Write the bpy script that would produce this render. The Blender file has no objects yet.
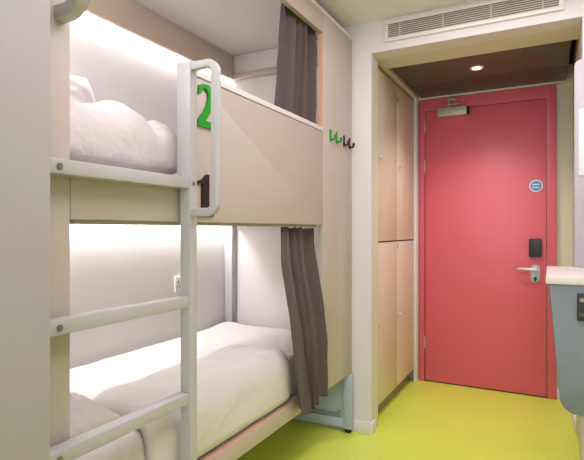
import bpy, bmesh, math, random
from mathutils import Vector, Matrix, noise
random.seed(4)
S = bpy.context.scene
COL = S.collection
PI = math.pi
WORLD = {}          # object -> world location of its origin

# ---------------------------------------------------------------- materials
def lin(c):
    return tuple((v/12.92 if v <= .04045 else ((v+.055)/1.055)**2.4) for v in c)

def mat(name, rgb, rough=.5, metal=0., var=.03, scale=6., bump=0., bscale=40., spec=.5, stretch=None, coat=0., sheen=0.):
    """rgb is given as the display colour of the surface (0-255)."""
    m = bpy.data.materials.new(name); m.use_nodes = True
    nt = m.node_tree; b = nt.nodes['Principled BSDF']
    c = lin([v/255 for v in rgb])
    tc = nt.nodes.new('ShaderNodeTexCoord'); mp = nt.nodes.new('ShaderNodeMapping')
    if stretch: mp.inputs['Scale'].default_value = stretch
    nt.links.new(tc.outputs['Object'], mp.inputs['Vector'])
    n = nt.nodes.new('ShaderNodeTexNoise'); n.inputs['Scale'].default_value = scale; n.inputs['Detail'].default_value = 5
    nt.links.new(mp.outputs['Vector'], n.inputs['Vector'])
    r = nt.nodes.new('ShaderNodeValToRGB')
    r.color_ramp.elements[0].position = .3; r.color_ramp.elements[1].position = .7
    r.color_ramp.elements[0].color = (*[v*(1-var) for v in c], 1)
    r.color_ramp.elements[1].color = (*[min(1, v*(1+var)) for v in c], 1)
    nt.links.new(n.outputs['Fac'], r.inputs['Fac']); nt.links.new(r.outputs['Color'], b.inputs['Base Color'])
    b.inputs['Roughness'].default_value = rough; b.inputs['Metallic'].default_value = metal
    b.inputs['Specular IOR Level'].default_value = spec
    if coat: b.inputs['Coat Weight'].default_value = coat; b.inputs['Coat Roughness'].default_value = .15
    if sheen: b.inputs['Sheen Weight'].default_value = sheen
    if bump:
        n2 = nt.nodes.new('ShaderNodeTexNoise'); n2.inputs['Scale'].default_value = bscale; n2.inputs['Detail'].default_value = 4
        nt.links.new(mp.outputs['Vector'], n2.inputs['Vector'])
        bp = nt.nodes.new('ShaderNodeBump'); bp.inputs['Strength'].default_value = bump; bp.inputs['Distance'].default_value = .01 if bscale > 30 else .03
        nt.links.new(n2.outputs['Fac'], bp.inputs['Height']); nt.links.new(bp.outputs['Normal'], b.inputs['Normal'])
    return m

def emit(name, rgb, strength):
    m = bpy.data.materials.new(name); m.use_nodes = True
    b = m.node_tree.nodes['Principled BSDF']
    b.inputs['Base Color'].default_value = (*lin([v/255 for v in rgb]), 1)
    b.inputs['Emission Color'].default_value = (*lin([v/255 for v in rgb]), 1)
    b.inputs['Emission Strength'].default_value = strength
    return m

M = dict(
    wall=mat('painted_wall', (226, 220, 220), .7, var=.012, bump=.05, bscale=120),
    jamb=mat('cream_paint', (217, 214, 196), .6, var=.012),
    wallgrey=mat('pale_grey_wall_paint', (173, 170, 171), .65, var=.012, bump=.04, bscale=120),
    ceil=mat('ceiling_paint', (238, 230, 232), .8, var=.012),
    floor=mat('lime_vinyl_floor', (221, 235, 92), .34, var=.03, scale=3, bump=.03, bscale=200, spec=.5),
    skirt=mat('white_skirting', (228, 226, 222), .45, var=.01),
    bunk=mat('beige_laminate', (193, 180, 170), .42, var=.015, scale=4, stretch=(1, .4, 6)),
    pelmet=mat('light_beige_laminate', (224, 206, 188), .45, var=.015, scale=4),
    bunkin=mat('off_white_lining', (224, 219, 215), .5, var=.012),
    edge=mat('raw_edge_band', (222, 178, 150), .5, var=.06, scale=30),
    steel=mat('pale_grey_powder_coat', (186, 185, 185), .38, var=.012, spec=.5),
    leg=mat('blue_grey_powder_coat', (176, 188, 200), .4, var=.012),
    bolt=mat('steel_bolt', (150, 146, 140), .35, metal=.9),
    green=mat('green_plastic', (14, 150, 24), .4),
    black=mat('black_plastic', (24, 22, 22), .4),
    sheet=mat('white_cotton', (219, 214, 211), .9, var=.01, bump=.55, bscale=7, sheen=.1),
    pillow=mat('white_pillow_cotton', (222, 213, 212), .9, var=.01, bump=.6, bscale=10, sheen=.1),
    curtain=mat('taupe_curtain_cloth', (84, 71, 69), .85, var=.06, scale=60, bump=.2, bscale=220, sheen=.2),
    door=mat('coral_paint', (215, 97, 111), .4, var=.015, scale=3, spec=.5),
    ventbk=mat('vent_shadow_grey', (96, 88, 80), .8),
    gap=mat('dark_gap', (20, 17, 14), .9),
    cup=mat('cream_laminate', (220, 206, 186), .42, var=.025, scale=4, stretch=(1, 6, .5)),
    plinth=mat('taupe_plinth', (150, 140, 112), .5),
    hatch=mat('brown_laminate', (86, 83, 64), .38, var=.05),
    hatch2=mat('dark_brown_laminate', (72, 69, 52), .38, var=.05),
    ventw=mat('white_vent_enamel', (232, 227, 217), .4, var=.01),
    vents=mat('vent_slat_enamel', (205, 196, 182), .45),
    alu=mat('brushed_aluminium', (182, 178, 164), .4, metal=.15),
    brass=mat('warm_metal', (182, 160, 132), .4, metal=.3),
    chrome=mat('satin_chrome', (206, 206, 206), .3, metal=.5),
    counter=mat('cream_worktop', (222, 214, 208), .4, var=.02, scale=30),
    fascia=mat('blue_grey_laminate', (116, 127, 131), .45, var=.02),
    lilac=mat('pale_lilac_panel', (186, 178, 183), .4, var=.01),
    paper=mat('white_sheet', (232, 231, 234), .6, var=.005),
    blue=mat('sign_blue', (86, 138, 186), .4),
    signw=mat('sign_white', (226, 236, 242), .4),
    led=emit('led_glow', (255, 244, 226), 6),
    lamp=emit('downlight_glow', (255, 240, 214), 6),
)

# ---------------------------------------------------------------- mesh helpers
def B(): return bmesh.new()

def box(bm, x0, x1, y0, y1, z0, z1, bev=0., seg=2):
    x0, x1 = sorted((x0, x1)); y0, y1 = sorted((y0, y1)); z0, z1 = sorted((z0, z1))
    r = bmesh.ops.create_cube(bm, size=1)
    vs = r['verts']
    for v in vs:
        v.co = Vector(((x0+x1)/2+v.co.x*(x1-x0), (y0+y1)/2+v.co.y*(y1-y0), (z0+z1)/2+v.co.z*(z1-z0)))
    if bev:
        es = list({e for v in vs for e in v.link_edges})
        bmesh.ops.bevel(bm, geom=es, offset=bev, segments=seg, affect='EDGES', profile=.5)
    return bm

def prism(bm, pts, axis, a, b, bev=0.):
    """extrude the closed outline pts; axis 'x': pts=(y,z), 'y': pts=(x,z), 'z': pts=(x,y); from a to b"""
    def P(p, d):
        return {'x': (d, p[0], p[1]), 'y': (p[0], d, p[1]), 'z': (p[0], p[1], d)}[axis]
    v0 = [bm.verts.new(P(p, a)) for p in pts]; v1 = [bm.verts.new(P(p, b)) for p in pts]
    n = len(pts); fs = []
    for i in range(n):
        fs.append(bm.faces.new((v0[i], v0[(i+1) % n], v1[(i+1) % n], v1[i])))
    caps = [bm.faces.new(v0[::-1]), bm.faces.new(v1)]
    if bev:
        es = list({e for f in caps for e in f.edges})
        bmesh.ops.bevel(bm, geom=es, offset=bev, segments=2, affect='EDGES', profile=.5)
    bmesh.ops.recalc_face_normals(bm, faces=bm.faces[:])
    big = [f for f in bm.faces if len(f.verts) > 4]
    if big: bmesh.ops.triangulate(bm, faces=big, ngon_method='EAR_CLIP')
    return bm

def cyl(bm, p, axis, r, h, seg=20, r2=None, bev=0.):
    """cylinder from point p along axis for h"""
    ax = Vector(axis).normalized()
    res = bmesh.ops.create_cone(bm, cap_ends=True, segments=seg, radius1=r, radius2=r if r2 is None else r2, depth=h)
    q = Vector((0, 0, 1)).rotation_difference(ax).to_matrix().to_4x4()
    bmesh.ops.transform(bm, matrix=Matrix.Translation(Vector(p)+ax*h/2) @ q, verts=res['verts'])
    if bev:
        es = [e for e in {e for v in res['verts'] for e in v.link_edges} if len(e.link_faces) == 2 and any(len(f.verts) > 4 for f in e.link_faces)]
        bmesh.ops.bevel(bm, geom=es, offset=bev, segments=2, affect='EDGES')
    return bm

def ball(bm, p, r, sc=(1, 1, 1)):
    res = bmesh.ops.create_uvsphere(bm, u_segments=16, v_segments=10, radius=r)
    for v in res['verts']:
        v.co = Vector((v.co.x*sc[0], v.co.y*sc[1], v.co.z*sc[2]))+Vector(p)
    return bm

def arc(c, r, a0, a1, n=8):
    return [(c[0]+r*math.cos(a0+(a1-a0)*i/n), c[1]+r*math.sin(a0+(a1-a0)*i/n)) for i in range(n+1)]

def rrect(x0, x1, z0, z1, r, n=6, corners=(1, 1, 1, 1)):
    """rounded outline; corners order: bl, br, tr, tl"""
    out = []
    for k, (cx, cz, a) in enumerate(((x0+r, z0+r, PI), (x1-r, z0+r, 1.5*PI), (x1-r, z1-r, 0), (x0+r, z1-r, .5*PI))):
        if corners[k]: out += arc((cx, cz), r, a, a+PI/2, n)
        else: out.append(((x0, z0), (x1, z0), (x1, z1), (x0, z1))[k])
    return out

def tube(bm, path, w, d, side, n=4, bev=0.0):
    """sweep a rounded-rect section (w along 'side', d across) along a path"""
    path = [Vector(p) for p in path]; side = Vector(side).normalized()
    sec = rrect(-w/2, w/2, -d/2, d/2, min(w, d)*.2, 2)
    rings = []
    for i, p in enumerate(path):
        t = (path[min(i+1, len(path)-1)]-path[max(i-1, 0)]).normalized()
        nrm = t.cross(side).normalized()
        rings.append([bm.verts.new(p+side*a+nrm*b) for a, b in sec])
    m = len(sec)
    for i in range(len(rings)-1):
        for j in range(m):
            bm.faces.new((rings[i][j], rings[i][(j+1) % m], rings[i+1][(j+1) % m], rings[i+1][j]))
    bm.faces.new(rings[0][::-1]); bm.faces.new(rings[-1])
    bmesh.ops.recalc_face_normals(bm, faces=bm.faces[:])
    return bm

def obj(name, bm, m, parent=None, smooth=True, origin=None, angle=25):
    bmesh.ops.remove_doubles(bm, verts=bm.verts[:], dist=1e-6)
    cs = [v.co for v in bm.verts]
    mn = Vector([min(c[i] for c in cs) for i in range(3)]); mx = Vector([max(c[i] for c in cs) for i in range(3)])
    c = Vector(origin) if origin else Vector(((mn.x+mx.x)/2, (mn.y+mx.y)/2, mn.z))
    for v in bm.verts: v.co -= c
    me = bpy.data.meshes.new(name); bm.to_mesh(me); bm.free()
    me.materials.append(m)
    if smooth:
        for p in me.polygons: p.use_smooth = True
        me.set_sharp_from_angle(angle=math.radians(angle))
    o = bpy.data.objects.new(name, me); COL.objects.link(o)
    if parent: o.parent = parent; o.location = c-WORLD[parent]
    else: o.location = c
    WORLD[o] = c
    return o

def tag(o, label, cat, group=None):
    o['label'] = label; o['category'] = cat
    if group: o['group'] = group
    return o

def thing(name, label, cat, loc, group=None):
    o = bpy.data.objects.new(name, None); COL.objects.link(o); o.location = loc; o.empty_display_size = .05
    WORLD[o] = Vector(loc); return tag(o, label, cat, group)

def struct(name, bm, m, parent=None, **k):
    o = obj(name, bm, m, parent, **k)
    if not parent: o['kind'] = 'structure'
    return o

def copy_tree(src, delta):
    """copy a thing and each of its parts and sub-parts, moved by delta"""
    def rec(o, par):
        c = o.copy(); COL.objects.link(c)
        c.parent = par
        for ch in [x for x in SRC if x.parent is o]: rec(ch, c)
        return c
    SRC = list(COL.objects)
    c = rec(src, src.parent); c.location = src.location+Vector(delta); WORLD[c] = WORLD[src]+Vector(delta)
    return c

# ---------------------------------------------------------------- key planes (metres; x right, y away from the camera, z up)
XF = -.98          # bunk front plane
XB = -1.76         # bunk back lining
YF = 2.583         # wall stub beside the lobby
YD = 3.70          # wall of the door
CE = 2.26          # ceiling
XL, XR = -.87, .13  # lobby sides

# ---------------------------------------------------------------- setting
struct('floor', box(B(), -1.95, 1.5, -4.1, 3.9, -.06, 0), M['floor'], smooth=False)
struct('ceiling', box(B(), -1.95, 1.5, -4.1, YF+.12, CE, CE+.06), M['ceil'], smooth=False)
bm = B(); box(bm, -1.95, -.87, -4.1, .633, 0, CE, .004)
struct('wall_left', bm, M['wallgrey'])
struct('wall_bunk', box(B(), -1.95, -1.85, .633, 3.9, 0, CE), M['wall'], smooth=False)
# wall around the lobby opening, in one piece
bm = B()
prism(bm, [(-1.85, 0), (XL, 0), (XL, 2.09), (XR, 2.09), (XR, 0), (1.4, 0), (1.4, CE), (-1.85, CE)], 'y', YF, YF+.117)
struct('wall_far', bm, M['wall'], smooth=False)
struct('trim_3', box(B(), XL-.004, XL+.0015, YF+.004, YF+.117, .0, 2.09), M['jamb'], smooth=False)
struct('wall_lobby', box(B(), XR, XR+.08, YF+.117, YD, 0, 2.26), M['jamb'], smooth=False)
struct('wall_door', box(B(), -1.85, .3, YD, YD+.12, 0, 2.3), M['jamb'], smooth=False)
struct('wall_right', box(B(), 1.4, 1.5, -4.1, YF+.12, 0, CE), M['wall'], smooth=False)
# wall behind the viewer with a wide window opening (daylight)
bm = B()
box(bm, -.87, 1.4, -4.1, -4.0, 0, .7); box(bm, -.87, 1.4, -4.1, -4.0, 2.1, CE)
box(bm, -.87, -.5, -4.1, -4.0, .7, 2.1); box(bm, 1.1, 1.4, -4.1, -4.0, .7, 2.1)
struct('wall_window', bm, M['wall'], smooth=False)
# skirting
bm = B()
prism(bm, [(-.985, YF), (-.985, YF-.012), (XL+.012, YF-.012), (XL+.012, YF+.05), (XL, YF+.05), (XL, YF)], 'z', 0, .066, .003)
struct('baseboard_far', bm, M['skirt'])
bm = B(); box(bm, XR-.014, XR, 3.12, YD, 0, .07, .003)
struct('baseboard_lobby', bm, M['skirt'])
bm = B(); box(bm, -.885, -.864, YD-.013, YD, 0, .07, .002); box(bm, .037, XR-.014, YD-.013, YD, 0, .07, .002)
struct('baseboard_door', bm, M['skirt'])
bm = B(); box(bm, -.888, -.866, YD-.10, YD, .0, 2.09, .002)
struct('trim_2', bm, M['wall'])
# lowered lobby ceiling: a frame around the hatch and a void above it, its lid coloured black as shade
bm = B()
box(bm, XL-.6, XR, YF+.117, 2.88, 2.09, 2.26); box(bm, XL-.6, -.866, 2.88, YD, 2.09, 2.26)
box(bm, -.866, XR, 3.66, YD, 2.085, 2.26)
struct('trim_1', bm, M['jamb'], smooth=False)
struct('ceiling_lobby', box(B(), -.866, XR, 2.88, 3.66, 2.2, 2.26), M['gap'], smooth=False)

t = thing('ceiling_hatch', 'brown laminate access panels in the lowered ceiling before the red door', 'panel', (-.37, 3.27, 2.09))
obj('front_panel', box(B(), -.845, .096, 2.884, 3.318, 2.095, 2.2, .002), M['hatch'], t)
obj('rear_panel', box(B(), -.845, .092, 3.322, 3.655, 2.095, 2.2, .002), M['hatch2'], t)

t = thing('downlight', 'small round recessed downlight in the brown panel above the door lobby', 'light', (-.39, 3.12, 2.09))
bm = B()
pr = [(.026, .0), (.026, -.004), (.034, -.006), (.040, -.003), (.040, .004)]
N = 28; rings = [[bm.verts.new((-.39+r*math.cos(2*PI*i/N), 3.12+r*math.sin(2*PI*i/N), 2.0945+z)) for i in range(N)] for r, z in pr]
for a, b in zip(rings, rings[1:]):
    for i in range(N): bm.faces.new((a[i], a[(i+1) % N], b[(i+1) % N], b[i]))
bmesh.ops.recalc_face_normals(bm, faces=bm.faces[:])
obj('trim_ring', bm, M['ventw'], t)
obj('lens', cyl(B(), (-.39, 3.12, 2.0905), (0, 0, 1), .0265, .004), M['lamp'], t)

# ---------------------------------------------------------------- the red door
d = obj('door_1', box(B(), -.820, -.022, YD-.022, YD-.002, .008, 1.995, .002), M['door']); d['kind'] = 'structure'
bm = B()
prism(bm, [(-.862, 0), (-.824, 0), (-.824, 1.999), (-.018, 1.999), (-.018, 0), (.037, 0), (.037, 2.082), (-.862, 2.082)], 'y', YD-.032, YD, .003)
obj('door_frame', bm, M['door'], d)
obj('door_gap_shade', box(B(), -.83, -.01, YD-.02, YD-.004, 0, .0075), M['gap'], d)  # near-black strip, painted shade of the floor gap below the leaf
for z in (1.84, 1.545, .245):
    bm = B(); cyl(bm, (-.822, YD-.032, z), (0, 0, 1), .0065, .09, 12); box(bm, -.83, -.815, YD-.03, YD-.02, z+.002, z+.088)
    h = obj('hinge', bm, M['brass'], d)
c = obj('door_closer', box(B(), -.722, -.52, YD-.075, YD-.022, 1.938, 2.0, .006), M['alu'], d)
obj('end_cap', box(B(), -.52, -.508, YD-.072, YD-.024, 1.942, 1.996, .003), M['gap'], c)
bm = B(); tube(bm, [(-.645, YD-.05, 1.998), (-.645, YD-.05, 2.03), (-.648, YD-.05, 2.075)], .016, .012, (0, 1, 0))
box(bm, -.66, -.60, YD-.066, YD-.034, 2.05, 2.062, .002); cyl(bm, (-.60, YD-.05, 2.02), (0, 0, 1), .008, .04, 10); cyl(bm, (-.575, YD-.05, 2.03), (0, 0, 1), .006, .012, 10)
box(bm, -.655, -.57, YD-.06, YD-.04, 2.016, 2.024, .002)
obj('closer_arm', bm, M['brass'], c)
p = obj('lock_plate', prism(B(), rrect(-.116, -.060, .765, .885, .0275, 8), 'y', YD-.032, YD-.022, .003), M['leg'], d)
bm = B(); cyl(bm, (-.088, YD-.032, .857), (0, -1, 0), .013, .035, 16)
tube(bm, [(-.080, YD-.064, .857), (-.10, YD-.066, .857), (-.15, YD-.066, .858), (-.185, YD-.062, .858), (-.196, YD-.054, .857)], .016, .012, (0, 0, 1))
obj('lever', bm, M['chrome'], p)
bm = B(); cyl(bm, (-.088, YD-.0325, .795), (0, -1, 0), .010, .004, 14); box(bm, -.094, -.082, YD-.037, YD-.032, .775, .795, .001)
obj('keyhole', bm, M['black'], p)
r = obj('card_reader', prism(B(), rrect(-.127, -.048, .938, 1.062, .008), 'y', YD-.042, YD-.022, .003), M['black'], d)
r['label'] = 'black rectangular card reader on the red door'
s = obj('door_sign', cyl(B(), (-.084, YD-.022, 1.417), (0, -1, 0), .0405, .003, 40), M['signw'], d)
s['label'] = 'round blue and white sign on the red door'
obj('sign_face', cyl(B(), (-.084, YD-.025, 1.417), (0, -1, 0), .0345, .001, 40), M['blue'], s)
bm = B()
for z, xs in ((1.4255, (.006, .009, .006, .008)), (1.4065, (.008, .006, .009, .005))):       # two rows of small white letters
    x = -.084-.022
    for w in xs:
        box(bm, x, x+w, YD-.0266, YD-.026, z-.004, z+.004); x += w+.004
obj('sign_lettering', bm, M['signw'], s, smooth=False)

# ---------------------------------------------------------------- cupboards on the left of the lobby
XC = -.885
ys = (2.705, 3.152, 3.156, 3.598)
def knob(par, y, z, r=.012):
    bm = B(); cyl(bm, (XC, y, z), (1, 0, 0), .004, .014, 10); ball(bm, (XC+.019, y, z), r, (.7, 1, 1))
    return obj('knob', bm, M['chrome'], par)
t = thing('cupboard', 'cream two-door built-in cupboard above the dark shadow line, beside the red door', 'cupboard', (XC-.25, 3.15, 1.052))
obj('carcass', box(B(), -1.42, XC-.02, 2.703, 3.6, 1.052, 2.088), M['cup'], t)
obj('top_rail', box(B(), XC-.019, XC-.006, 2.703, 3.6, 2.062, 2.088), M['plinth'], t)
for k in (0, 1):
    dd = obj('door', box(B(), XC-.018, XC, ys[2*k], ys[2*k+1], 1.053, 2.058, .0015), M['cup'], t)
    knob(dd, (2.752, 3.205)[k], 1.54)
bm = B(); box(bm, XC, XC+.008, 3.146, 3.162, 1.955, 1.985, .002); obj('latch', bm, M['plinth'], t)
t = thing('cupboard', 'cream two-door built-in cupboard on a plinth below the dark shadow line', 'cupboard', (XC-.25, 3.15, 0))
obj('carcass', box(B(), -1.42, XC-.02, 2.703, 3.6, .1, 1.046), M['cup'], t)
obj('plinth', box(B(), -1.40, XC-.045, 2.703, 3.6, 0, .1), M['plinth'], t)
for k in (0, 1):
    dd = obj('door', box(B(), XC-.018, XC, ys[2*k], ys[2*k+1], .1, 1.044, .0015), M['cup'], t)
    knob(dd, (2.716, 3.172)[k], .567, .007 if k == 0 else .011)
    obj('lock_slot', box(B(), XC-.002, XC+.0015, (2.716, 3.170)[k]-.004, (2.716, 3.170)[k]+.004, 1.0, 1.034, .001), M['gap'], dd)
struct('trim_4', box(B(), -1.42, XC-.03, 2.703, 3.6, 1.046, 1.052), M['gap'], smooth=False)

# ---------------------------------------------------------------- air vent above the opening
t = thing('air_vent', 'long white slatted air vent in the wall above the lobby opening', 'vent', (-.37, YF, 2.133))
x0, x1, z0, z1 = -.792, .056, 2.133, 2.242
bm = B()
for a in ((x0, x1, z0, z0+.018), (x0, x1, z1-.018, z1), (x0, x0+.02, z0+.018, z1-.018), (x1-.02, x1, z0+.018, z1-.018)):
    box(bm, a[0], a[1], YF-.014, YF, a[2], a[3], .002)
obj('frame', bm, M['ventw'], t)
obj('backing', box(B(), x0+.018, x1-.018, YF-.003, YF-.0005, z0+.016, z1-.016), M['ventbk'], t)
bm = B(); n = 7
for i in range(n):
    z = z0+.0215+(z1-z0-.045)*i/(n-1)
    prism(bm, [(YF-.011, z-.0035), (YF-.011, z+.0015), (YF-.004, z+.0055), (YF-.004, z+.0015)], 'x', x0+.02, x1-.02)
obj('slats', bm, M['vents'], t, smooth=False)
for xm in (-.708, -.485, -.256, -.03):
    obj('mullion', box(B(), xm-.003, xm+.003, YF-.0115, YF-.003, z0+.018, z1-.018), M['vents'], t)

# ---------------------------------------------------------------- wash unit on the right
t = thing('wash_unit', 'cream-topped grey vanity unit with a tapering rounded side, right of the red door', 'vanity', (.3, 2.3, .46))
bm = B()
prism(bm, [(-.014, 2.0), (.74, 2.0), (.74, 2.581), (-.014, 2.581)], 'z', .925, .952, .003)
obj('worktop', bm, M['counter'], t)
pts = [(-.006, .925), (.7, .925)]
pts += arc((.7-.07, .462+.07), .07, 0, -PI/2, 8)
pts += arc((.030+.060, .462+.060), .060, -PI/2, -PI+.15, 8)
bm = B(); prism(bm, pts[::-1], 'y', 2.006, 2.581, .004)
obj('body', bm, M['fascia'], t)
bm = B(); prism(bm, rrect(.084, .168, .80, .897, .006), 'y', 1.996, 2.006, .002)
pl = obj('outlet_plate', bm, M['black'], t)
pl['label'] = 'black outlet plate on the grey fascia'
for z in (.874, .822):
    obj('button', cyl(B(), (.099, 1.996, z), (0, -1, 0), .0075, .003, 16), M['plinth'] if z > .85 else M['hatch2'], pl)
p = obj('splash_panel', prism(B(), rrect(.097, .74, .953, 1.89, .03, 8, (0, 0, 1, 1)), 'y', 2.556, 2.582, .002), M['lilac'])
tag(p, 'pale lilac upright panel with rounded top corner behind the grey vanity', 'panel')
p = obj('notice', box(B(), .1135, .32, 2.552, 2.556, 1.365, 1.665, .001), M['paper'])
tag(p, 'blank white sheet fixed to the pale lilac panel', 'notice')

# ---------------------------------------------------------------- bunk bed
bed = thing('bunk_bed', 'beige panelled bunk bed with grey ladder built in along the left wall', 'bunk bed', (-1.37, 1.6, 0))
Y0, Y1 = .66, 2.5     # inside length
ZB = 1.145            # underside of upper bunk
obj('near_post', box(B(), XF-.03, XF, .70, .7615, 0, 2.18, .0015), M['bunk'], bed)
# upper front panel: low at the ladder, guard beyond, rounded corner
r = .05; pts = [(.763, ZB), (2.184, ZB), (2.184, 1.598), ]
pts += [(1.183+r, 1.598)] + arc((1.183+r, 1.598-r), r, PI/2, PI, 8)[1:] + [(1.183, 1.252), (.763, 1.252)]
obj('guard_panel', prism(B(), pts, 'x', XF-.026, XF, .0015), M['bunk'], bed)
# capping strip of the guard
cap = [(2.184, 1.601), (2.184, 1.622)] + [(1.185+r, 1.622)] + arc((1.185+r, 1.622-r-.018), r+.018, PI/2, PI*.93, 8)[1:] + \
      arc((1.183+r, 1.6-r+.002), r+.0015, PI*.93, PI/2, 8)
obj('guard_capping', prism(B(), cap, 'x', XF-.03, XF+.001, .0015), M['bunkin'], bed)
obj('end_panel', box(B(), XF-.026, XF, 2.186, 2.574, .325, 2.18, .0015), M['bunk'], bed)
obj('header_panel', box(B(), XF-.026, XF, .763, 2.1845, 2.082, 2.18, .0015), M['bunk'], bed)
obj('jamb_edge', box(B(), XF-.0262, XF-.0005, 2.1835, 2.1858, 1.623, 2.081), M['edge'], bed)
obj('far_end_lining', box(B(), XB-.02, XF-.027, Y1, 2.574, .31, 2.18), M['bunkin'], bed)
obj('near_end_lining', box(B(), XB-.02, XF-.031, .637, Y0, .31, 2.18), M['bunkin'], bed)
obj('back_lining', box(B(), XB-.02, XB, Y0+.0005, Y1-.0005, .31, 2.18), M['bunkin'], bed)
obj('roof', box(B(), XB-.02, XF, .637, 2.574, 2.181, 2.2), M['bunkin'], bed)
bm = B(); box(bm, -1.725, -1.705, Y0+.001, Y1-.001, 2.035, 2.1795, .002)
pel = obj('pelmet', bm, M['pelmet'], bed)
bm = B(); box(bm, -1.705, XF-.04, Y1-.022, Y1-.001, 2.07, 2.1795, .002); obj('end_pelmet', bm, M['bunkin'], bed)
bm = B(); box(bm, -1.705, XF-.03, Y1-.042, Y1-.001, 2.032, 2.062, .004); obj('end_ledge', bm, M['bunk'], bed)
obj('led_strip', box(B(), -1.755, -1.745, Y0+.03, Y1-.03, 2.10, 2.104), M['led'], pel)
# upper base with slot for the lower light
base = obj('upper_base', box(B(), -1.70, XF-.028, Y0+.001, Y1-.001, 1.149, 1.166), M['bunkin'], bed)
obj('led_strip', box(B(), -1.755, -1.745, Y0+.03, Y1-.03, 1.20, 1.204), M['led'], base)
obj('slot_cover', box(B(), XB+.001, -1.69, Y0+.001, Y1-.001, 1.215, 1.225), M['bunkin'], base)
obj('slot_side', box(B(), -1.70, -1.69, Y0+.001, Y1-.001, 1.1665, 1.2145), M['bunkin'], base)
obj('back_post', box(B(), -1.757, -1.70, Y1-.05, Y1-.002, .40, 1.148, .003), M['steel'], bed)
# lower bed
bm = B(); box(bm, XF-.024, XF, .763, 2.1845, .308, .37, .002)
rl = obj('lower_rail', bm, M['bunk'], bed)
obj('rail_edge', box(B(), XF-.0235, XF-.0005, .764, 2.184, .3702, .3716), M['edge'], rl)
obj('lower_base', box(B(), XB+.001, XF-.025, Y0+.001, Y1-.001, .345, .372), M['bunkin'], bed)
# leg frames under the bed
def leg_frame(y, near=False):
    bm = B()
    box(bm, -1.012, -.966, y, y+.04, .022, .322, .003); box(bm, -1.76, -1.715, y, y+.04, .022, .322, .003)
    box(bm, -1.715, -1.012, y+.002, y+.038, .03, .076, .003); box(bm, -1.715, -1.012, y+.002, y+.038, .28, .32, .003)
    f = obj('leg_frame', bm, M['leg'], bed)
    obj('infill_panel', box(B(), -1.714, -1.013, y+.022, y+.03, .077, .279), M['leg'], f)
    bm = B()
    box(bm, -1.66, -1.04, y+.012, y+.021, .088, .096, .001); box(bm, -1.05, -1.035, y+.008, y+.021, .082, .112, .001)
    obj('runner', bm, M['plinth'], f)
    for x in (-.989, -1.737):
        obj('foot', cyl(B(), (x, y+.02, .0005), (0, 0, 1), .018, .022, 18, bev=.003), M['black'], f)
leg_frame(2.528); leg_frame(.70)

# ladder: upright with rungs, bolts and grab handle
bm = B(); prism(bm, [(-.962, 0), (-.928, 0), (-.928, 1.614), (-.977, 1.614), (-.977, 1.243), (-.962, 1.243)], 'y', 1.124, 1.157, .002)
lad = obj('ladder', bm, M['steel'], bed)
for z in (1.241, .894, .612, .33):
    rg = obj('rung', box(B(), -.978 if z > 1 else -.968, -.930, .672, 1.1235, z, z+.0325, .002), M['steel'], lad)
    bm = B(); cyl(bm, (-.930, .697, z+.016), (1, 0, 0), .0075, .003, 16, bev=.001); cyl(bm, (-.927, .697, z+.016), (1, 0, 0), .004, .0008, 6)
    obj('bolt', bm, M['bolt'], lad)
    bm = B(); cyl(bm, (-.928, 1.1405, z+.016), (1, 0, 0), .0065, .003, 16, bev=.001)
    if z > 1.2: obj('bolt', bm, M['bolt'], lad)
    else: bm.free()
def grab_path(xa, xb, y, za, zb, r):
    p = [(xa, y, zb)]
    p += [(a, y, c) for a, c in arc((xb-r, zb-r), r, PI/2, 0, 8)]
    p += [(a, y, c) for a, c in arc((xb-r, za+r), r, 0, -PI/2, 8)]
    p += [(xa, y, za)]
    return p
bm = B(); tube(bm, grab_path(-.933, -.845, 1.138, 1.172, 1.600, .028), .022, .024, (0, 1, 0))
obj('grab_handle', bm, M['steel'], lad)
bm = B(); tube(bm, grab_path(-.985, -.900, .735, 1.607, 2.03, .055), .032, .034, (0, 1, 0))
g = obj('grab_handle', bm, M['steel'], bed)

# bed numbers
def glyph(pts, y, z, w, h): return [(y+a*w, z+b*h) for a, b in pts]
two = [(0, 0), (1, 0), (1, .15), (.42, .15), (.66, .34), (.86, .52), (.96, .70), (.92, .84), (.78, .95), (.55, 1), (.3, .985), (.06, .93),
       (.02, .74), (.14, .74), (.2, .83), (.34, .9), (.48, .88), (.58, .79), (.58, .66), (.48, .5), (.3, .34), (0, .13)]
one = [(.02, 0), (1, 0), (1, .06), (.70, .08), (.70, 1), (.55, 1), (.30, .87), (.0, .82), (.0, .74), (.28, .77), (.28, .08), (.02, .06)]
n2 = obj('number', prism(B(), glyph(two, 1.219, 1.448, .088, .138), 'x', XF+.0003, XF+.008), M['green'], bed, smooth=False)
n2['label'] = 'green numeral 2'
n1 = obj('number', prism(B(), glyph(one, 1.217, 1.164, .082, .134), 'x', XF+.0003, XF+.008), M['black'], bed, smooth=False)
n1['label'] = 'black numeral 1'

# curtain tracks
bm = B(); box(bm, -1.045, -1.012, .80, 2.18, 2.158, 2.1795, .001); box(bm, -1.045, -1.041, .80, 2.18, 2.15, 2.16); box(bm, -1.016, -1.012, .80, 2.18, 2.15, 2.16)
obj('curtain_track', bm, M['alu'], bed)
bm = B(); box(bm, -1.04, -1.012, .80, 2.18, 1.134, 1.1485, .001)
obj('curtain_track', bm, M['alu'], bed)

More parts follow.
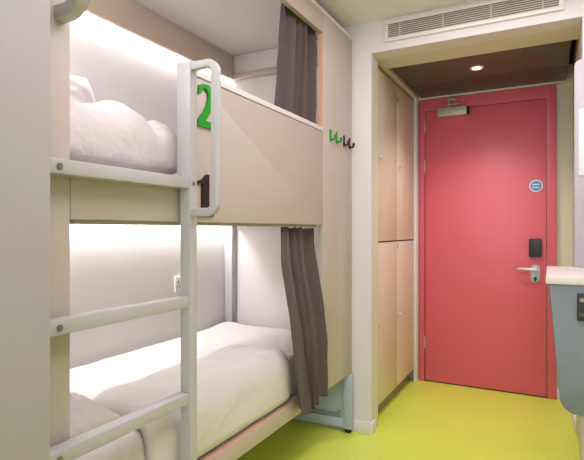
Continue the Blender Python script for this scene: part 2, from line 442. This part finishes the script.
# ---------------------------------------------------------------- coat hooks on the end panel
def hook(y, m, label):
    t = thing('coat_hook', label, 'hook', (XF, y, 1.565), 'coat hooks on the bunk end panel')
    obj('plate', prism(B(), rrect(y-.008, y+.008, 1.566, 1.628, .007), 'x', XF+.0003, XF+.006, .0015), m, t)
    bm = B(); path = [(XF+.005, y, 1.582), (XF+.012, y, 1.574), (XF+.019, y, 1.573), (XF+.025, y, 1.578), (XF+.027, y, 1.590)]
    tube(bm, path, .013, .009, (0, 1, 0)); ball(bm, (XF+.027, y, 1.591), .0075)
    obj('prong', bm, m, t)
hook(2.272, M['green'], 'green coat hook nearest the dark curtain')
hook(2.350, M['green'], 'green coat hook next to the black hooks')
hook(2.455, M['black'], 'black coat hook next to the green hooks')
hook(2.534, M['black'], 'black coat hook nearest the white wall end')

# socket on the back wall of the lower bunk
t = thing('wall_socket', 'white wall socket on the back of the lower bunk behind the ladder', 'socket', (XB, 2.045, .787))
obj('face_plate', prism(B(), rrect(2.002, 2.09, .787, .872, .006), 'x', XB+.0005, XB+.011, .002), M['skirt'], t)
for y in (2.025, 2.067):
    bm = B(); box(bm, XB+.0112, XB+.0118, y-.004, y+.004, .838, .85); box(bm, XB+.0112, XB+.0118, y-.012, y-.006, .817, .823); box(bm, XB+.0112, XB+.0118, y+.006, y+.012, .817, .823)
    obj('socket_slots', bm, M['gap'], t, smooth=False)

# ---------------------------------------------------------------- curtains
def curtain(name, label, ytop, ybot, ztop, zbot, xtop, xbot, amp, folds, seed, xprof=None, yprof=None):
    rnd = random.Random(seed)
    ph = [rnd.uniform(-.5, .5) for _ in range(40)]
    NS, NT = 150, 44
    bm = B(); grid = []
    for j in range(NT+1):
        v = j/NT; row = []
        y0 = yprof(v) if yprof else ytop[0]+(ybot[0]-ytop[0])*v
        y1 = ytop[1]+(ybot[1]-ytop[1])*v
        xc = xprof(v) if xprof else xtop+(xbot-xtop)*v
        for i in range(NS+1):
            s = i/NS
            k = s*folds
            warp = s+.32/folds*math.sin(2*PI*k*.37+seed)
            a = amp*(.55+.45*min(1, v*5))*(1+.35*math.sin(2*PI*s*1.3+seed*2))
            x = xc+a*math.sin(2*PI*warp*folds)+.3*a*math.sin(4*PI*warp*folds+1.1+v*1.4)
            y = y0+(y1-y0)*s+.010*math.sin(2*PI*warp*folds*1.0+.9+v*.5)
            z = ztop+(zbot-ztop)*v+.006*noise.noise(Vector((s*6, v*3, seed)))*v
            if v < .05: z += .004*math.sin(2*PI*warp*folds*1.0)
            x += .006*noise.noise(Vector((s*5, v*6, seed+9)))
            row.append(bm.verts.new((x, y, z)))
        grid.append(row)
    for j in range(NT):
        for i in range(NS):
            bm.faces.new((grid[j][i], grid[j][i+1], grid[j+1][i+1], grid[j+1][i]))
    o = obj(name, bm, M['curtain'], angle=180)
    md = o.modifiers.new('cloth_thickness', 'SOLIDIFY'); md.thickness = .003; md.offset = 0
    return tag(o, label, 'curtain')
def interp(v, pts):
    for (a, p), (b, q) in zip(pts, pts[1:]):
        if v <= b:
            k = (v-a)/(b-a); k = k*k*(3-2*k); return p+(q-p)*k
    return pts[-1][1]
curtain('curtain', 'dark taupe curtain gathered at the far end of the upper bunk', (1.865, 2.182), (1.80, 2.182), 2.15, 1.50, -1.026, -1.026, .018, 4.6, 1)
curtain('curtain', 'dark taupe curtain hanging over the side rail of the lower bunk', (1.83, 2.168), (1.85, 2.125), 1.131, .333, -1.02, -.95, .022, 3.3, 3,
        xprof=lambda v: interp(v, [(0, -1.03), (.75, -.945), (1, -.938)]),
        yprof=lambda v: interp(v, [(0, 1.83), (.25, 1.800), (.65, 1.79), (1, 1.845)]))

# ---------------------------------------------------------------- bedding
def slab(bm, x0, x1, y0, y1, z0, z1, r=.04, nz=.004, nx=40, ny=70, seed=0, fs=6., fn=None):
    """soft closed slab: rounded rim, slightly uneven surface; fn(x,y) adds height to the top"""
    cx, cy, hx, hy = (x0+x1)/2, (y0+y1)/2, (x1-x0)/2, (y1-y0)/2
    top, bot = [], []
    def prof(d):
        d = max(0., min(1., d/r)); return math.sqrt(max(0., 1-(1-d)**2))
    def samp(n, half, c):
        out = []
        for i in range(n+1):
            q = -1+2*i/n
            e = 1-abs(q)
            q2 = math.copysign(1-(e**1.7)*(1) if e < 1 else 0, q)
            out.append(c+half*(.55*q+.45*q2))
        return out
    X, Y = samp(nx, hx, cx), samp(ny, hy, cy)
    zm = (z0+z1)/2
    for i, x in enumerate(X):
        a, b = [], []
        for j, y in enumerate(Y):
            dx = hx-abs(x-cx); dy = hy-abs(y-cy)
            # rounded plan corners
            dd = min(dx, dy)
            if dx < 2*r and dy < 2*r:
                dd = 2*r-math.hypot(2*r-dx, 2*r-dy); dd = max(dd, 0)
            k = prof(dd)
            h = (z1-zm)+(fn(x, y) if fn else 0)+nz*noise.noise(Vector((x*fs, y*fs, seed)))+.5*nz*noise.noise(Vector((x*fs*3, y*fs*2.4, seed+3)))
            a.append(bm.verts.new((x, y, zm+h*k)))
            rim = i in (0, nx) or j in (0, ny)
            b.append(a[-1] if rim else bm.verts.new((x, y, zm-(zm-z0)*min(1, k*1.2))))
        top.append(a); bot.append(b)
    for i in range(nx):
        for j in range(ny):
            bm.faces.new((top[i][j], top[i+1][j], top[i+1][j+1], top[i][j+1]))
            f = (bot[i][j], bot[i][j+1], bot[i+1][j+1], bot[i+1][j])
            if len(set(f)) > 2:
                try: bm.faces.new(f)
                except ValueError: pass
    bmesh.ops.recalc_face_normals(bm, faces=bm.faces[:])
    return bm

def pillow(name, label, loc, lx, ly, h, rot, seed, group=None, flat=.5, crease=None, power=.5):
    N = 44; bm = B(); top, bot = [], []
    for i in range(N+1):
        a, b = [], []
        for j in range(N+1):
            u, v = -1+2*i/N, -1+2*j/N
            u, v = math.sin(u*PI/2)*.6+u*.4, math.sin(v*PI/2)*.6+v*.4
            k = ((1-abs(u)**3.2)*(1-abs(v)**3.2))
            k = max(0, k)**power
            px = lx/2*u*(1-.07*(1-abs(u))*0-.06*(1-v*v)*abs(u)); py = ly/2*v*(1-.06*(1-u*u)*abs(v))
            w = .020*noise.noise(Vector((u*2.2, v*2.2, seed)))+.014*(.5-abs(noise.noise(Vector((u*3.2+v, v*2.6-u, seed+5)))))+.006*noise.noise(Vector((u*7, v*6, seed+7)))
            cr = crease(u, v) if crease else 0
            z = h/2*k*(1+w*3)+w*k+cr*k
            a.append(bm.verts.new((px, py, z)))
            rim = i in (0, N) or j in (0, N)
            b.append(a[-1] if rim else bm.verts.new((px, py, -h/2*k*flat)))
        top.append(a); bot.append(b)
    for i in range(N):
        for j in range(N):
            bm.faces.new((top[i][j], top[i+1][j], top[i+1][j+1], top[i][j+1]))
            f = (bot[i][j], bot[i][j+1], bot[i+1][j+1], bot[i+1][j])
            if len(set(f)) > 2:
                try: bm.faces.new(f)
                except ValueError: pass
    bmesh.ops.recalc_face_normals(bm, faces=bm.faces[:])
    o = obj(name, bm, M['pillow'], origin=(0, 0, 0), angle=180)
    o.location = loc; o.rotation_euler = rot
    return tag(o, label, 'pillow', group)

# upper bunk
o = obj('mattress', slab(B(), -1.685, XF-.033, Y0+.01, Y1-.01, 1.168, 1.272, .03, .002), M['sheet'], angle=180)
tag(o, 'white sheeted mattress in the upper bunk behind the beige guard panel', 'mattress')
pillow('pillow', 'plump white pillow lying by the ladder in the upper bunk', (-1.225, .955, 1.333), .42, .58, .28, (0, 0, .03), 2, power=.36, flat=.45,
       crease=lambda u, v: -.04*math.exp(-((v-.60+.06*u)/.07)**2)+.02*math.exp(-((v-.82)/.12)**2)+.018*v)
pillow('pillow', 'white pillow leaning on the back wall of the upper bunk', (-1.63, 1.13, 1.505), .44, .66, .12,
       (Matrix.Rotation(math.radians(70), 3, 'Y') @ Matrix.Rotation(.16, 3, 'Z')).to_euler(), 7, flat=.8)

# lower bunk
o = obj('mattress', slab(B(), XB+.012, XF-.03, Y0+.01, Y1-.056, .374, .548, .04, .004, seed=5,
        fn=lambda x, y: .018*math.exp(-((y-2.42)/.16)**2)+.012*math.exp(-((x+1.7)/.08)**2)), M['sheet'], angle=180)
tag(o, 'white sheeted mattress in the lower bunk', 'mattress')
pillow('pillow', 'white pillow at the head of the lower bunk beside the post', (-1.31, .825, .592), .50, .32, .15, (0, math.radians(2), .12), 12, flat=.45)

def duvet_fn(x, y):
    return .020*math.exp(-((y-1.5)/.35)**2)+.010*noise.noise(Vector((x*3, y*3, 8)))
def duvet():
    bm = B(); nx, ny = 46, 60
    # section across the bed (x,z): from the wall side, over the top, down the front to the rail
    top, bot = [], []
    y0, y1 = 1.03, 1.89
    for j in range(ny+1):
        y = y0+(y1-y0)*j/ny
        e = min(y-y0, y1-y)/.085
        k = math.sqrt(max(0, 1-(1-min(1, max(0, e)))**2))
        ra, rb = [], []
        for i in range(nx+1):
            s = i/nx*.53                      # arc length over the section
            L1 = .25                          # flat part
            if s < L1: x = -1.29+s; base = .552; nxv, nzv = 0, 1
            else:
                a = min(PI/2, (s-L1)/.085)
                rr = .085*math.sin(a); x = -1.04+.03*math.sin(a); base = .552-(.06)*(1-math.cos(a))-max(0, (s-L1)-.085*PI/2)*.75
                nxv, nzv = math.sin(a), math.cos(a)
            d = min(s, .53-s)/.06
            kk = k*math.sqrt(max(0, 1-(1-min(1, max(0, d)))**2))
            th = .050+.016*noise.noise(Vector((x*4, y*4, 3)))+.010*noise.noise(Vector((x*10+base*7, y*8, 1)))+duvet_fn(x, y)*.6*nzv
            th *= kk
            fx = .55 if nxv > .3 else 1
            ra.append(bm.verts.new((x+nxv*th*fx, y, base+nzv*th+.002)))
            rb.append(ra[-1] if (i in (0, nx) or j in (0, ny)) else bm.verts.new((x+nxv*.001, y, base+.001*nzv)))
        top.append(ra); bot.append(rb)
    for j in range(ny):
        for i in range(nx):
            bm.faces.new((top[j][i], top[j][i+1], top[j+1][i+1], top[j+1][i]))
            f = (bot[j][i], bot[j+1][i], bot[j+1][i+1], bot[j][i+1])
            if len(set(f)) > 2:
                try: bm.faces.new(f)
                except ValueError: pass
    bmesh.ops.recalc_face_normals(bm, faces=bm.faces[:])
    o = obj('duvet', bm, M['sheet'], angle=180)
    return tag(o, 'white puffed duvet spilling over the side rail of the lower bunk', 'duvet')
duvet()

# ---------------------------------------------------------------- lights
def area(name, loc, rot, sx, sy, power, col, spread=PI):
    l = bpy.data.lights.new(name, 'AREA'); l.shape = 'RECTANGLE'; l.size = sx; l.size_y = sy; l.energy = power; l.color = col; l.spread = spread
    o = bpy.data.objects.new(name, l); COL.objects.link(o); o.location = loc; o.rotation_euler = rot
    return o
WARM, COOL, NEUT = (1, .92, .90), (.82, .82, 1), (.98, .90, 1)
LEDC = (.98, .95, 1)
area('window_daylight', (.3, -3.98, 1.4), (PI/2, 0, 0), 1.55, 1.35, 68, COOL)
area('room_lamp', (-.1, 1.3, 2.24), (0, 0, 0), 1.0, 2.0, 29, NEUT)
area('upper_led', (-1.745, 1.58, 2.095), (0, math.radians(8), 0), .03, 1.78, 12.0, LEDC)
area('lower_led', (-1.738, 1.58, 1.198), (0, math.radians(8), 0), .03, 1.78, 9.5, LEDC)
area('upper_bunk_fill', (-1.12, .67, 1.80), (math.radians(102), 0, math.radians(28)), .2, .12, 4.5, LEDC)  # added unseen fill light, brightens the upper bunk's pelmet and ceiling
l = bpy.data.lights.new('downlight_lamp', 'SPOT'); l.energy = 42; l.color = WARM; l.spot_size = math.radians(118); l.spot_blend = 1; l.shadow_soft_size = .03
o = bpy.data.objects.new('downlight_lamp', l); COL.objects.link(o); o.location = (-.39, 3.12, 2.08)

w = bpy.data.worlds.new('daylight'); S.world = w; w.use_nodes = True
bg = w.node_tree.nodes['Background']; bg.inputs['Color'].default_value = (.75, .85, 1, 1); bg.inputs['Strength'].default_value = .6

# ---------------------------------------------------------------- camera
cd = bpy.data.cameras.new('camera'); cd.sensor_width = 36; cd.lens = 36*490/584; cd.clip_start = .02
cam = bpy.data.objects.new('camera', cd); COL.objects.link(cam)
cam.location = (0, 0, 1.12); cam.rotation_euler = (PI/2, 0, math.radians(27.78))
S.camera = cam
S.view_settings.view_transform = 'Standard'; S.view_settings.look = 'None'
S.view_settings.gamma = 1; S.view_settings.use_curve_mapping = False; S.view_settings.exposure = 0.0
